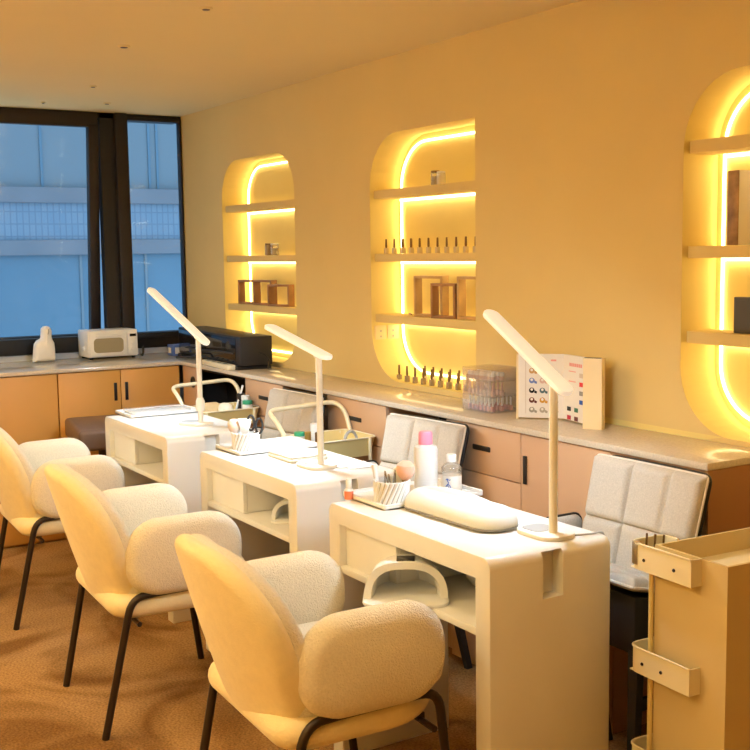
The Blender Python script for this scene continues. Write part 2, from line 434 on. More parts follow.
tag(MB().box(3.857, 4.189, YF, YF+.02, ZT-.024, ZT-.001, WOODF).build('top_rail', smooth=False), 'thin tan rail under the worktop above the nearest grey chair', 'rail')
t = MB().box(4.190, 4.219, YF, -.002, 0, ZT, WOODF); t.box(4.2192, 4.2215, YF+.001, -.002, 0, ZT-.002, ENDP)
tag(t.build('end_panel', smooth=False), 'brown end panel closing the counter beside the trolley', 'panel')

# ------------------------------------------------------------------ manicure desks
DL, DD, DH, DT = .7506, .3792, .75, .057
def make_desk(label, loc):
    t = thing('manicure_desk', label, 'desk', loc, 0, 'manicure desks')
    r = .028; R = [(DL/2-r+r*math.cos(a), DH-r+r*math.sin(a)) for a in [PI/2*k/6 for k in range(7)]]
    Lc = [(-x, z) for x, z in R[::-1]]
    poly = [(DL/2, 0)]+R+Lc+[(-DL/2, 0), (-DL/2+DT, 0), (-DL/2+DT, DH-DT), (DL/2-DT, DH-DT), (DL/2-DT, 0)]
    b = MB().prism(poly, -DD/2, DD/2, WHITE, fn=lambda u, v, w: (u, w, v), bev=.004)
    o = b.build('desk_frame')
    boolean_cut(o, [(DL/2-.04, DL/2+.1, -.030, .034, .628, .742)])
    o.parent = t
    for p in o.data.polygons: p.use_smooth = True
    o.data.set_sharp_from_angle(angle=math.radians(35))
    xi = DL/2-DT
    MB().box(-xi, xi, -DD/2+.004, DD/2-.004, .553, .573, WHITE, .002).build('shelf', t)
    MB().box(-xi, xi, DD/2-.022, DD/2-.006, .574, DH-DT, WHITE).build('back_panel', t, smooth=False)
    MB().box(-xi+.001, -.056, -DD/2+.022, -DD/2+.036, .574, DH-DT-.001, WHITE, .001).build('door', t)
    MB().box(-.070, -.056, -DD/2+.037, DD/2-.023, .574, DH-DT-.001, WHITE).build('divider', t, smooth=False)
    return t
D1 = (3.861, -.824, 0); D2 = (2.854, -.793, 0); D3 = (1.766, -.786, 0)
desk = make_desk('white manicure desk nearest the camera, holding the pink-capped bottle', D1)
dup(desk, 'white manicure desk in the middle of the row, with black scissors in its cup', D2)
dup(desk, 'white manicure desk farthest back, beside the brown stool', D3)

# ------------------------------------------------------------------ boucle armchairs
def make_chair(label, loc, rz):
    t = thing('armchair', label, 'armchair', loc, rz, 'cream boucle armchairs')
    lean = lambda x, z: -.165-.30*(z-.38)+.85*x*x
    ol = dens(rrect(.515, .445, (.12, .20, .20, .12), 10, 0, .582), .03)
    def shell(u, v, w):
        k = 1-.16*max(0, (.55-v)/.2)
        return (u*k, lean(u, v)-.030+w, v)
    MB().pillow(ol, .062, .031, BOUCLEB, .004, shell).build('back_shell', t, ang=80)
    ol = dens(rrect(.510, .430, (.08, .197, .197, .08), 10, 0, .586), .03)
    def cush(u, v, w):
        k = 1-.12*max(0, (.55-v)/.2)
        return (u*k, lean(u, v)-.004+w*(1.0+.3*max(0, (.6-v)/.2)), v)
    MB().pillow(ol, .076, .038, BOUCLE, .012, cush).build('backrest', t, ang=80)
    for sx in (-1, 1):
        ol = dens(rrect(.372, .240, (.108, .108, .108, .10), 10, .002, .542), .03)
        def arm(u, v, w, sx=sx):
            bulge = 1-.25*max(0, -(u+.05)/.2)
            tilt = .02*(u+.2)
            return (sx*(.248+.012*(u+.19))+w*bulge, u, v+tilt*.6)
        MB().pillow(ol, .092, .045, BOUCLE, .010, arm).build('armrest', t, ang=80)
    base = [(x, y) for x, y in dens([(q[0], -q[1]+.002) for q in rrect(.525, .462, (.19, .08, .08, .19), 10)][::-1], .03)]
    def sb(u, v, w): return (u, v, .396+w)
    MB().pillow(base, .075, .036, BOUCLEB, .0, sb).build('seat_base', t, ang=80)
    cu = dens(rrect(.43, .40, (.05, .05, .05, .05), 6, 0, .035), .03)
    MB().pillow(cu, .075, .036, BOUCLE, .012, lambda u, v, w: (u, v, .455+w)).build('seat_cushion', t, ang=80)
    r = .0115
    for sx in (-1, 1):
        x = sx*.262
        MB().tube(fillet([(sx*.245, -.265, 0), (x, -.172, .432), (x, -.06, .436)], .05), r, LEGM, 10).build('leg', t)
        MB().tube(fillet([(sx*.256, .225, 0), (x, .170, .440), (x, .06, .438)], .05), r, LEGM, 10).build('leg', t)
        MB().tube([(x, -.061, .436), (x, .061, .438)], r, LEGM, 10).build('side_rail', t)
    for y in (-.15, .16):
        b = MB().tube([(-.262, y, .345), (.262, y, .345)], .008, LEGM, 8)
        b.box(-.20, -.17, y-.01, y+.01, .345, .362, LEGM); b.box(.17, .20, y-.01, y+.01, .345, .362, LEGM)
        b.build('crossbar', t)
    return t
ch = make_chair('cream boucle armchair nearest the camera, at the desk with the pink-capped bottle', (3.895, -1.268, 0), math.radians(-3))
dup(ch, 'cream boucle armchair in the middle of the row of three', (2.800, -1.272, 0), math.radians(-3))
dup(ch, 'cream boucle armchair farthest back, cut by the picture edge', (1.62, -1.240, 0), math.radians(-3))

# ------------------------------------------------------------------ grey quilted technician chairs
def quilt(b, w, h, cols, rows, th, m, fn, nu=48, nv=48, dimple=.75):
    vs = []; fs = []
    cb = [-w/2+w*c for c in cols]; rb = [h*c for c in rows]
    for side in (1, -1):
        for j in range(nv+1):
            for i in range(nu+1):
                u = -w/2+w*i/nu; v = h*j/nv
                du = min(abs(u-c) for c in cb); dv = min(abs(v-c) for c in rb)
                eu = min(u+w/2, w/2-u); ev = min(v, h-v); e = min(eu, ev)
                edge = min(1, e/.02); edge = math.sqrt(max(0, 1-(1-edge)**2))
                s = min(1, min(du, dv)/.020); s = math.sqrt(max(0, 1-(1-s)**2))
                s = 1-dimple*(1-s)*(1 if side > 0 else .3)
                vs.append(fn(u, v, side*th*edge*s*(1 if side > 0 else .5)))
    N = (nu+1)*(nv+1)
    for sd in range(2):
        for j in range(nv):
            for i in range(nu):
                a = sd*N+j*(nu+1)+i; fs.append([a, a+1, a+nu+2, a+nu+1])
    b.add(vs, fs, m)
    # weld rim
    return b
def make_tech(label, loc, rz):
    t = thing('quilted_chair', label, 'chair', loc, rz, 'grey quilted chairs')   # faces -y
    W, HB = .392, .335
    def back(u, v, w):    # v from 0 (bottom) to HB
        return (u*(1+.05*(v/HB))+.01, .0+.24*v-w-.15*u*u, .548+v*.955)
    MB().pillow(dens(rrect(W-.022, HB-.004, .03, 5, 0, HB/2+.004), .03), .014, .007, BLKPL, 0, lambda u, v, w: (u*(1+.05*(v/HB))+.014, .026+.24*v+w-.15*u*u, .548+v*.955)).build('back_shell', t, ang=60)
    b = quilt(MB(), W, HB, (.37, .72), (.47, ), .026, LINEN, back, 84, 76, .85)
    bc = b.build('back_cushion', t, ang=80)
    rim = [back(u, v, 0) for u, v in dens(rrect(W, HB, .012, 3, 0, HB/2), .03)]
    MB().tube(rim, .0038, PIPING, 6, True).build('piping', bc)
    def seat(u, v, w):    # v from 0 (back) to the front
        return (u, .0-v, .568+.035*v/.155+w)
    b = quilt(MB(), W-.03, .155, (.36, .72), (.5, ), .024, LINEN, seat, 40, 30)
    sc = b.build('seat_cushion', t, ang=80)
    rim = [seat(u, v, 0) for u, v in dens(rrect(W-.03, .155, .012, 3, 0, .0775), .03)]
    MB().tube(rim, .0042, PIPING, 6, True).build('piping', sc)
    MB().prism([(-.18, .03), (.18, .03), (.172, -.140), (-.172, -.140)], 0, 1, BLKPL, fn=lambda u, v, w: (u, v, .42+(.122+(.03-v)*.18)*w), bev=.004).build('seat_shell', t)
    for sx in (-1, 1):
        a = sx*.222
        def side(u, v, w, a=a, sx=sx): return (a+w*sx, .0-u, .61+v)
        b = MB().pillow(dens(rrect(.15, .11, .03, 5, .04, .03), .02), .034, .016, LINEN, .004, side)
        sd = b.build('side_cushion', t, ang=80)
        rim = [side(u, v, 0) for u, v in dens(rrect(.154, .114, .03, 5, .04, .03), .02)]
        MB().tube(rim, .0036, BLKPL, 6, True).build('trim_cord', sd)
        for y0, k in ((.01, .24), (-.13, -.05)):
            MB().prism([(-.020, -.012), (.020, -.012), (.020, .012), (-.020, .012)], 0, .43, BLKPL, fn=lambda u, v, w, sx=sx, y0=y0, k=k: (sx*(.168+.030*(.43-w))+u*(.45+w), y0+v+k*(.42-w), w)).build('leg', t)
        MB().box(sx*.173-.010, sx*.173+.010, -.135, .055, .27, .30, BLKPL, .003).build('stretcher', t)
    return t
tc = make_tech('grey quilted chair nearest the camera, between the near desk and cream trolley', (4.055, -.400, 0), math.radians(0))
dup(tc, 'grey quilted chair tucked behind the pink-capped bottle', (3.010, -.418, 0), math.radians(6))
dup(tc, 'grey quilted chair farthest back, behind the middle desk lamp', (2.030, -.415, 0), math.radians(3))

# ------------------------------------------------------------------ desk lamps
def make_lamp(label, loc, rz, tilt, length, hz=.362, over=.065):
    t = thing('desk_lamp', label, 'lamp', loc, rz, 'desk lamps')
    ol = dens(rrect(.150, .108, .045, 8, -.028, 0), .03)
    b = MB().prism(ol, 0, .012, LAMPW, bev=.003); b.build('lamp_base', t)
    MB().prism(dens(rrect(.07, .07, .02, 5, -.055, 0), .03), .0121, .0135, GREYP).build('charging_pad', t)
    MB().tube([(0, 0, .012), (0, 0, hz-.004)], .0108, LAMPW, 14).build('pole', t)
    T = Matrix.Translation((0, 0, hz)) @ Matrix.Rotation(tilt, 4, 'Y')
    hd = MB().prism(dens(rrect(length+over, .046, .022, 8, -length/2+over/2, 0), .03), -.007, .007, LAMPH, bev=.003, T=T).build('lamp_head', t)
    MB().box(-length+.02, -.035, -.016, .016, -.0085, -.0071, LAMPON, T=T).build('led_panel', hd, smooth=False)
    MB().tube([(0, -.016, hz-.006), (0, .016, hz-.006)], .009, LAMPW, 10).build('hinge', t)
    return t
make_lamp('white desk lamp on the nearest desk, raised head over the arm pillow', (4.160, -.756, .75), 0, math.radians(30.5), .305, .396)
make_lamp('white desk lamp on the middle desk, in front of the tan drawers', (3.036, -.786, .75), math.radians(2), math.radians(12), .350, .384)
l3 = make_lamp('white desk lamp on the farthest desk, in front of the black machine', (1.913, -.734, .75), math.radians(24), math.radians(35), .335, .378)
b = MB().lathe([(.016, 0), (.019, .01), (.019, .04), (.013, .055)], LAMPW, (0, 0, .06), 14); b.build('clamp_collar', l3)
# lamp cables
def cable(name, label, pts, r=.0022, m=GREYP, cat='cable'):
    return tag(MB().tube(fillet(pts, .03, 6), r, m, 6).build(name), label, cat)
cable('lamp_cable', 'thin grey cable from the nearest lamp base to the desk edge', [(4.172, -.74, .7525), (4.19, -.70, .753), (4.20, -.66, .753), (4.205, -.642, .756), (4.206, -.630, .752), (4.206, -.628, .70)])
cable('lamp_cable', 'thin white cable trailing across the middle desk top', [(3.05, -.77, .7525), (3.10, -.72, .7525), (3.03, -.68, .7525), (3.06, -.62, .7525), (3.02, -.612, .7525)], m=WHITE2)

# ------------------------------------------------------------------ desk trays
def make_tray(label, cx, cy, w, d):
    b = MB(); hh = .014; z = .7502
    out = rrect(w, d, .012, 4, cx, cy); inn = rrect(w-.016, d-.016, .008, 4, cx, cy)
    b.prism(out, z, z+.004, WHITE2)
    n = len(out); vs = []; fs = []
    for p in out: vs.append((p[0], p[1], z))
    for p in out: vs.append((p[0], p[1], z+hh))
    for p in inn: vs.append((p[0], p[1], z+hh))
    for p in inn: vs.append((p[0], p[1], z+.003))
    for q in range(3):
        for k in range(n): fs.append([q*n+k, q*n+(k+1) % n, (q+1)*n+(k+1) % n, (q+1)*n+k])
    b.add(vs, fs, WHITE2)
    return tag(b.build('tray'), label, 'tray', 'white desk trays')
make_tray('white tray under the cup and pink-capped bottle', 3.565, -.775, .235, .345)
make_tray('white tray under the cup with black scissors', 2.575, -.755, .215, .325)
make_tray('white tray on the farthest desk holding a clear case', 1.445, -.745, .215, .33)
def make_cup(label, loc):
    t = thing('cup', label, 'cup', loc, 0, 'ribbed pencil cups')
    n = 44; prof = [(.047, 0), (.049, .004), (.0515, .064), (.0515, .068), (.0475, .068), (.045, .006), (.0, .006)]
    vs = []; fs = []
    for i, (r, z) in enumerate(prof[:-1]):
        for k in range(n*2):
            a = 2*PI*k/(n*2)+z*9
            rr = r+(.0022*(1 if k % 4 < 2 else -1) if i in (1, 2) else 0)
            vs.append((rr*math.cos(a), rr*math.sin(a), z))
    L = n*2
    for i in range(len(prof)-2):
        for k in range(L): fs.append([i*L+k, i*L+(k+1) % L, (i+1)*L+(k+1) % L, (i+1)*L+k])
    fs.append(list(range(L))[::-1]); fs.append([(len(prof)-2)*L+k for k in range(L)])
    GR = mat('cup_groove', (.50, .48, .45), .6)
    b = MB(); g = [f for i, f in enumerate(fs) if i // L == 1 and (i % L) % 4 == 2]; gs = set(map(tuple, g))
    b.add(vs, [f for f in fs if tuple(f) not in gs], WHITE2)
    m = b.mi(GR)
    for f in g: b.f.append(f); b.m.append(m)
    b.build('cup_body', t, ang=20)
    return t
C1 = (3.628, -.888, .7543); C2 = (2.605, -.855, .7543)
make_cup('white diagonally ribbed cup beside the pink-capped bottle', C1)
make_cup('white diagonally ribbed cup holding black scissors on the middle desk', C2)
def lean_T(c, ax, ay, dz=0.008): return Matrix.Translation((c[0], c[1], c[2]+dz)) @ Matrix.Rotation(ax, 4, 'X') @ Matrix.Rotation(ay, 4, 'Y')
def brush(label, c, dx, dy, ax, ay, puffm, hm, L=.075, r=.024):
    t = thing('brush', label, 'brush', (c[0]+dx, c[1]+dy, c[2]+.007)); t.rotation_euler = (ax, ay, 0)
    MB().lathe([(.005, 0), (.007, .02), (.006, L-.01), (.010, L)], hm, n=12).build('brush_handle', t)
    MB().lathe([(.010, L), (r*.8, L+.012), (r, L+.026), (r*.92, L+.042), (r*.5, L+.052), (.002, L+.054)], puffm, n=18).build('bristles', t)
brush('round peach powder brush standing in the cup on the nearest desk', C1, .020, .024, -.06, .08, PUFF, GOLD, .062, .027)
brush('beige powder brush standing in the middle desk cup', C2, -.018, -.026, .05, -.15, PUFF2, CREAM, .055, .024)
# white brush / roll in the middle desk cup
t = thing('spatula', 'wide white brush standing in the middle desk cup', 'brush', (C2[0]+.0, C2[1]+.0, C2[2]+.007)); t.rotation_euler = (.04, .05, 0)
MB().box(-.006, .006, -.006, .006, 0, .07, WHITE2, .002).build('brush_handle', t)
MB().prism([(-.012, .055), (.012, .055), (.026, .110), (-.026, .110)], -.008, .008, WHITE2, fn=lambda u, v, w: (u*.53+w*.848, u*.848-w*.53, v), bev=.003).build('brush_head', t)
# scissors: two black loops
t = thing('scissors', 'black-handled scissors standing in the middle desk cup', 'scissors', (C2[0]+.022, C2[1]+.026, C2[2]+.008)); t.rotation_euler = (0, .05, 0)
MB().box(-.002, .002, -.006, .006, 0, .062, CHROME, .001).build('blade', t)
for s_, tl in ((-1, .06), (1, -.12)):
    pts = [((s_*.0145+.012*math.cos(a))*.53, (s_*.0145+.012*math.cos(a))*.848, .090+.027*math.sin(a)+tl*.06) for a in [2*PI*k/20 for k in range(20)]]
    MB().tube(pts, .0044, BLKPL, 8, True).build('handle_loop', t)
# tools in the near cup
for k, (dx, dy, ax, ay, L) in enumerate(((-.022, -.004, .02, -.12, .082), (-.008, .006, -.05, .06, .088), (.004, -.01, .1, .02, .08))):
    t = thing('tweezers', ['steel tweezers leaning left in the near desk cup', 'steel cuticle tool leaning right in the near desk cup', 'short steel tool at the front of the near desk cup'][k], 'tool', (C1[0]+dx, C1[1]+dy, C1[2]+.007), 0, 'steel tools in the cup'); t.rotation_euler = (ax, ay, 0)
    MB().tube([(0, 0, 0), (0, 0, L*.6), (.002, .002, L)], .0022, CHROME, 6).build('tool_shaft', t)
    MB().tube([(.005, .004, L*.25), (.006, .005, L*.6), (.003, .003, L*.98)], .0018, CHROME, 6).build('tool_arm', t)
t = MB().tube([(C1[0]-.038, C1[1]-.018, C1[2]+.008), (C1[0]-.046, C1[1]-.030, C1[2]+.108)], .0075, WHITE2, 10)
tag(t.build('marker_pen'), 'pale white pen standing at the left of the near cup', 'pen')
t = MB().lathe([(.017, 0), (.018, .002), (.018, .088), (.014, .092), (.008, .092)], CLOTH, (C1[0]-.004, C1[1]+.030, C1[2]+.007), 16)
tag(t.build('cotton_roll'), 'white cotton roll standing at the back of the near cup', 'roll')
# bottles on the near desk
t = thing('bottle', 'tall milky white bottle with a pink cap on the nearest desk', 'bottle', (3.600, -.752, .7543))
MB().lathe([(.031, 0), (.0345, .003), (.0345, .138), (.032, .145), (.021, .149), (.019, .151), (.019, .155)], BOTTLE, n=28).build('bottle_body', t)
MB().lathe([(.0205, .1515), (.0205, .182), (.018, .188), (.004, .190)], PINK, n=24).build('cap', t)
t = thing('bottle', 'small clear bottle with white cap and blue emblem on the nearest desk', 'bottle', (3.592, -.655, .7543))
MB().lathe([(.027, 0), (.030, .003), (.030, .052), (.0285, .055), (.030, .058), (.030, .070), (.022, .080), (.012, .084), (.011, .090)], CLEARB, n=28).build('bottle_body', t)
MB().lathe([(.0268, .002), (.0274, .004), (.0274, .030), (.0268, .032)], mat('clear_liquid', (.80, .79, .76), .2), n=24).build('liquid', t)
lb = MB().lathe([(.0304, .004), (.0306, .0045), (.0306, .048), (.0304, .0485)], PAPER, n=28).build('paper_label', t)
pts = []
ang0 = math.atan2(-.53, .84)
def onlab(a, z): return (.0312*math.cos(ang0+a), .0312*math.sin(ang0+a), z)
b = MB().tube([onlab(a, z) for a, z in ((-.62, .038), (-.45, .040), (-.25, .0375), (-.15, .0395))], .0011, BLUEI, 6)
b.tube([onlab(-.38+.22*math.cos(q), .016+.0085*math.sin(q)) for q in [2*PI*k/18 for k in range(18)]], .0012, BLUEI, 6, True)
b.tube([onlab(a, z) for a, z in ((-.50, .043), (-.42, .034), (-.30, .030), (-.45, .024), (-.30, .012))], .0012, BLUEI, 6)
b.build('blue_emblem', lb)
MB().lathe([(.015, .088), (.015, .108), (.013, .1105), (.003, .1105)], WHITE2, n=20).build('cap', t)
t = thing('nail_polish', 'orange-labelled polish bottle with white cap on the near desk corner', 'nail polish', (3.503, -.955, .7502))
MB().lathe([(.0115, 0), (.013, .001), (.013, .030), (.010, .033), (.006, .034)], WHITE2, n=20).build('bottle_body', t)
MB().lathe([(.0132, .003), (.0134, .0035), (.0134, .026), (.0132, .0265)], ORNG, n=20).build('paper_label', t)
MB().lathe([(.0085, .034), (.0085, .060), (.007, .062), (.002, .062)], WHITE2, n=16).build('cap', t)
# arm pillow
t = thing('arm_pillow', 'long rounded white vinyl arm pillow on the nearest desk', 'pillow', (3.862, -.826, .7502), math.radians(2))
ol = dens(rrect(.400, .135, .062, 10), .02)
MB().pillow(ol, .064, .052, VINYL, .010, lambda u, v, w: (u, v, .013+w*1.45 if w > 0 else .013+w*.35), 8, flatback=True).build('pillow_cover', t, ang=80)
MB().tube([(p[0]*.99, p[1]*.99, .008) for p in ol], .0028, mat('grey_piping', (.30, .29, .28), .7), 6, True).build('piping', t)
# towel & clear sleeve on middle desk, clear case on far tray
b = MB().box(2.735, 2.918, -.835, -.690, .7502, .764, CLOTH, .006, 3); b.box(2.738, 2.915, -.832, -.693, .7645, .772, CLOTH, .004, 3)
tag(b.build('folded_towel'), 'folded cream towel lying flat on the middle desk', 'towel')
b = MB()
for k in range(3): b.box(2.93+.004*k, 3.12+.004*k, -.72+.01*k, -.625+.005*k, .7503+.001*k, .7510+.001*k, PAPER)
tag(b.build('paper_sheets', smooth=False), 'thin white sheets lying beside the middle desk lamp', 'paper')
t = thing('plastic_case', 'low clear case with white tips in the farthest desk tray', 'case', (1.45, -.75, .7545))
MB().box(-.085, .085, -.13, .13, 0, .018, ACRYL, .003).build('case_lid', t)
MB().box(-.08, .08, -.125, .125, .001, .008, WHITE2, .002).build('case_base', t)

# ------------------------------------------------------------------ UV lamps on the shelves
def make_uv(label, loc, rz, s=1):
    t = thing('nail_lamp', label, 'nail lamp', loc, rz, 'UV nail lamps')   # opening faces +x
    W, D, Hh = .108*s, .20*s, .105*s
    n = 22; rows = 10; vs = []; fs = []; th = .020*s
    def sect(k, i, off):
        q = k/rows; a = PI*i/n
        sc = math.sqrt(max(0, 1-max(0, (q-.35)/.65)**2*.86))
        flare = 1+.10*max(0, .25-q)/.25
        w = (W*sc*flare-off); h = (Hh*(1-.28*q*q)*min(1, sc*1.15)-off)
        c, s_ = math.cos(a), math.sin(a)
        return (D*(.38-q), w*math.copysign(abs(c)**.72, c), max(0, h)*abs(s_)**.8+.010*s)
    for off in (0, th):
        for k in range(rows+1):
            for i in range(n+1): vs.append(sect(k, i, off))
    N = (rows+1)*(n+1)
    for sd in (0, 1):
        for k in range(rows):
            for i in range(n):
                a = sd*N+k*(n+1)+i; fs.append([a, a+1, a+n+2, a+n+1])
    for i in range(n): fs.append([i, i+1, N+i+1, N+i])
    for i in range(n): fs.append([rows*(n+1)+i, rows*(n+1)+i+1, N+rows*(n+1)+i+1, N+rows*(n+1)+i])
    fs.append([rows*(n+1)+i for i in range(n+1)])
    MB().add(vs, fs, WHITE2).build('hood', t, ang=60)
    out = dens(rrect(.235*s, .245*s, (.05*s, .05*s, .09*s, .09*s), 8, .0, 0), .02)
    out = [(x+(.018*s if x > .05 else 0), y) for x, y in out]
    MB().prism(out, 0, .010*s, WHITE2, bev=.003).build('lamp_tray', t)
    T = Matrix.Translation((D*.20, 0, Hh*.99+.0102*s)) @ Matrix.Rotation(.12, 4, 'Y')
    MB().box(-.020*s, .020*s, -.026*s, .026*s, -.003, .003, BLKGL, .001, T=T).build('display', t)
    return t
make_uv('white arched nail-curing lamp on the nearest desk shelf', (3.868, -1.002, .5732), math.atan2(-.56, .83), .9)
make_uv('white nail-curing lamp inside the middle desk shelf', (2.955, -.845, .5732), math.atan2(-.56, .83), .62)
t = MB().lathe([(.02, 0), (.045, .004), (.060, .022), (.063, .045), (.055, .066), (.03, .078), (.005, .08)], WHITE2, (3.925, -.775, .5732), 24)
tag(t.build('round_case'), 'round white case behind the arched lamp on the nearest desk shelf', 'case')

# ------------------------------------------------------------------ small tube-handled carts behind the desks
def make_cart(label, loc):
    t = thing('utility_cart', label, 'cart', loc, 0, 'cream utility carts')
    def basket(z0, z1, nm):
        W, D = .235, .31; out = rrect(W, D, .03, 6); inn = rrect(W-.006, D-.006, .027, 6)
        bot = rrect(W-.03, D-.03, .025, 6); boti = rrect(W-.036, D-.036, .022, 6); n = len(out)
        vs = [(p[0], p[1], z1) for p in out]+[(p[0], p[1], z1) for p in inn]+[(p[0], p[1], z0+.004) for p in boti]+[(p[0], p[1], z0) for p in bot]
        fs = [[a*n+k, a*n+(k+1) % n, b_*n+(k+1) % n, b_*n+k] for a, b_ in ((0, 1), (1, 2), (0, 3)) for k in range(n)]
        fs += [[2*n+k for k in range(n)], [3*n+k for k in range(n)][::-1]]
        bo = MB().add(vs, fs, CREAM).build(nm, t)
        MB().tube([(p[0], p[1], z1) for p in out], .0035, CREAML, 6, True).build('rim', bo)
    basket(.672, .745, 'basket'); basket(.36, .45, 'basket'); basket(.08, .16, 'basket')
    for sx in (-1, 1):
        for sy in (-1, 1):
            MB().tube([(sx*.118, sy*.12, .05), (sx*.118, sy*.12, .742)], .007, CREAML, 8).build('post', t)
            MB().lathe([(.018, -.008), (.02, -.005), (.02, .005), (.018, .008)], BLKPL, T=Matrix.Translation((sx*.118, sy*.12, .0205)) @ Matrix.Rotation(PI/2, 4, 'X')).build('caster', t)
            MB().box(sx*.118-.008, sx*.118+.008, sy*.12-.011, sy*.12+.011, .04, .06, BLKPL, .002).build('caster_fork', t)
    hp = [(-.085, -.145, .745), (-.135, -.155, .80), (-.215, -.155, .835), (-.205, .150, .850), (-.120, .150, .82), (-.085, .150, .745)]
    MB().tube(fillet(hp, .055, 8), .0095, CREAML, 10).build('handle', t)
    return t
K2 = (2.468, -.436, 0); K1 = (1.438, -.434, 0)
make_cart('cream utility cart with tube handle behind the middle desk', K2)
make_cart('cream utility cart with tube handle behind the farthest desk', K1)
def jar(label, x, y, z, r, h, m, capm, ch=.014, cat='jar', name='jar', group=None):
    t = thing(name, label, cat, (x, y, z), 0, group)
    MB().lathe([(r*.9, 0), (r, .002), (r, h-.004), (r*.8, h)], m, n=18).build('jar_body', t)
    MB().lathe([(r*.98, h+.0005), (r*.98, h+ch), (r*.8, h+ch+.002), (.001, h+ch+.002)], capm, n=18).build('lid', t)
    return t
# contents of the far cart
ZB = .6765
jar('small white jar with a green lid in the far cart', K1[0]+.078, K1[1]+.105, ZB, .024, .085, WHITE2, GREEN, .016)
jar('dark bottle at the back of the far cart', K1[0]-.01, K1[1]+.115, ZB, .022, .095, BLKPL, BLKPL, .03, 'bottle', 'bottle')
jar('pale grey bottle beside the green-lidded jar in the far cart', K1[0]+.035, K1[1]+.115, ZB, .02, .10, mat('pale_grey', (.5, .52, .56), .4), WHITE2, .02, 'bottle', 'bottle')
b = MB().pillow(dens(rrect(.10, .09, .03, 5), .02), .05, .022, CLOTH, .008, lambda u, v, w: (K1[0]+.02+u, K1[1]+.02+w, ZB+.046+v)); tag(b.build('cloth_pouch', ang=80), 'cream cloth pouch in the far cart', 'pouch')
b = MB().pillow(dens(rrect(.11, .085, .03, 5), .02), .06, .026, mat('tan_cloth', (.66, .50, .28), .9), .008, lambda u, v, w: (K1[0]-.05+w, K1[1]-.03+u, ZB+.048+v)); tag(b.build('cloth_pouch', ang=80), 'tan cloth pouch in the far cart', 'pouch')
tag(MB().tube([(K1[0]-.01, K1[1]+.07, ZB+.002), (K1[0]+.0, K1[1]+.12, ZB+.165)], .0055, WHITE2, 8).build('spatula'), 'white spatula leaning out of the far cart', 'tool')
# contents of the middle cart
jar('small white jar with a green lid in the middle cart', K2[0]-.05, K2[1]-.10, ZB, .022, .075, WHITE2, GREEN, .014)
jar('gold-capped polish bottle at the near side of the middle cart', K2[0]+.0, K2[1]-.09, ZB, .013, .06, POLISH, GOLD, .035, 'nail polish', 'nail_polish')
jar('second gold-capped polish bottle in the middle cart, nearer the wall', K2[0]+.01, K2[1]-.05, ZB, .013, .055, POLISH, DGOLD, .035, 'nail polish', 'nail_polish')
jar('white bottle with a white cap in the middle cart', K2[0]-.055, K2[1]-.03, ZB, .018, .085, WHITE2, WHITE2, .03, 'bottle', 'bottle')
b = MB().tube([(K2[0]+.03+.0*math.cos(a), K2[1]+.085+.030*math.cos(a), ZB+.035+.05*math.sin(a)) for a in [PI*k/14 for k in range(15)]], .006, GREYP, 8)
tag(b.build('tool_strap'), 'dark grey curved strap handle standing in the middle cart', 'strap')

# ------------------------------------------------------------------ cream trolley on the right
TR = thing('beauty_trolley', 'cream boxy trolley with three wrap-around side trays at the right edge', 'trolley', (4.354, -.604, 0), math.radians(-3.2))
TW, TD, TH = .2315, .335, .75
bx = MB()
bx.box(0, .008, .0, TD, .03, TH, TROLLEY); bx.box(TW-.008, TW, .0, TD, .03, TH, TROLLEY)
bx.box(.008, TW-.008, TD-.008, TD, .03, TH, TROLLEY); bx.box(.008, TW-.008, 0, .008, .03, TH, TROLLEY)
bx.box(.008, TW-.008, .008, TD-.008, .03, .045, TROLLEY)
bx.build('box_body', TR, smooth=False)
MB().box(.008, TW-.008, .008, TD-.008, TH-.062, TH-.052, CREAML).build('top_tray', TR, smooth=False)
MB().tube([(-.004, -.006, .0), (-.004, -.006, TH-.01)], .0065, CREAM, 10).build('post', TR)
MB().tube([(-.004, TD-.02, .0), (-.004, TD-.02, TH-.01)], .0065, CREAM, 10).build('post', TR)
for px in (.03, TW-.03):
    for py in (.03, TD-.03):
        MB().lathe([(.013, -.008), (.0148, -.005), (.0148, .005), (.013, .008)], BLKPL, T=Matrix.Translation((px, py, .0150)) @ Matrix.Rotation(PI/2, 4, 'X')).build('caster', TR)
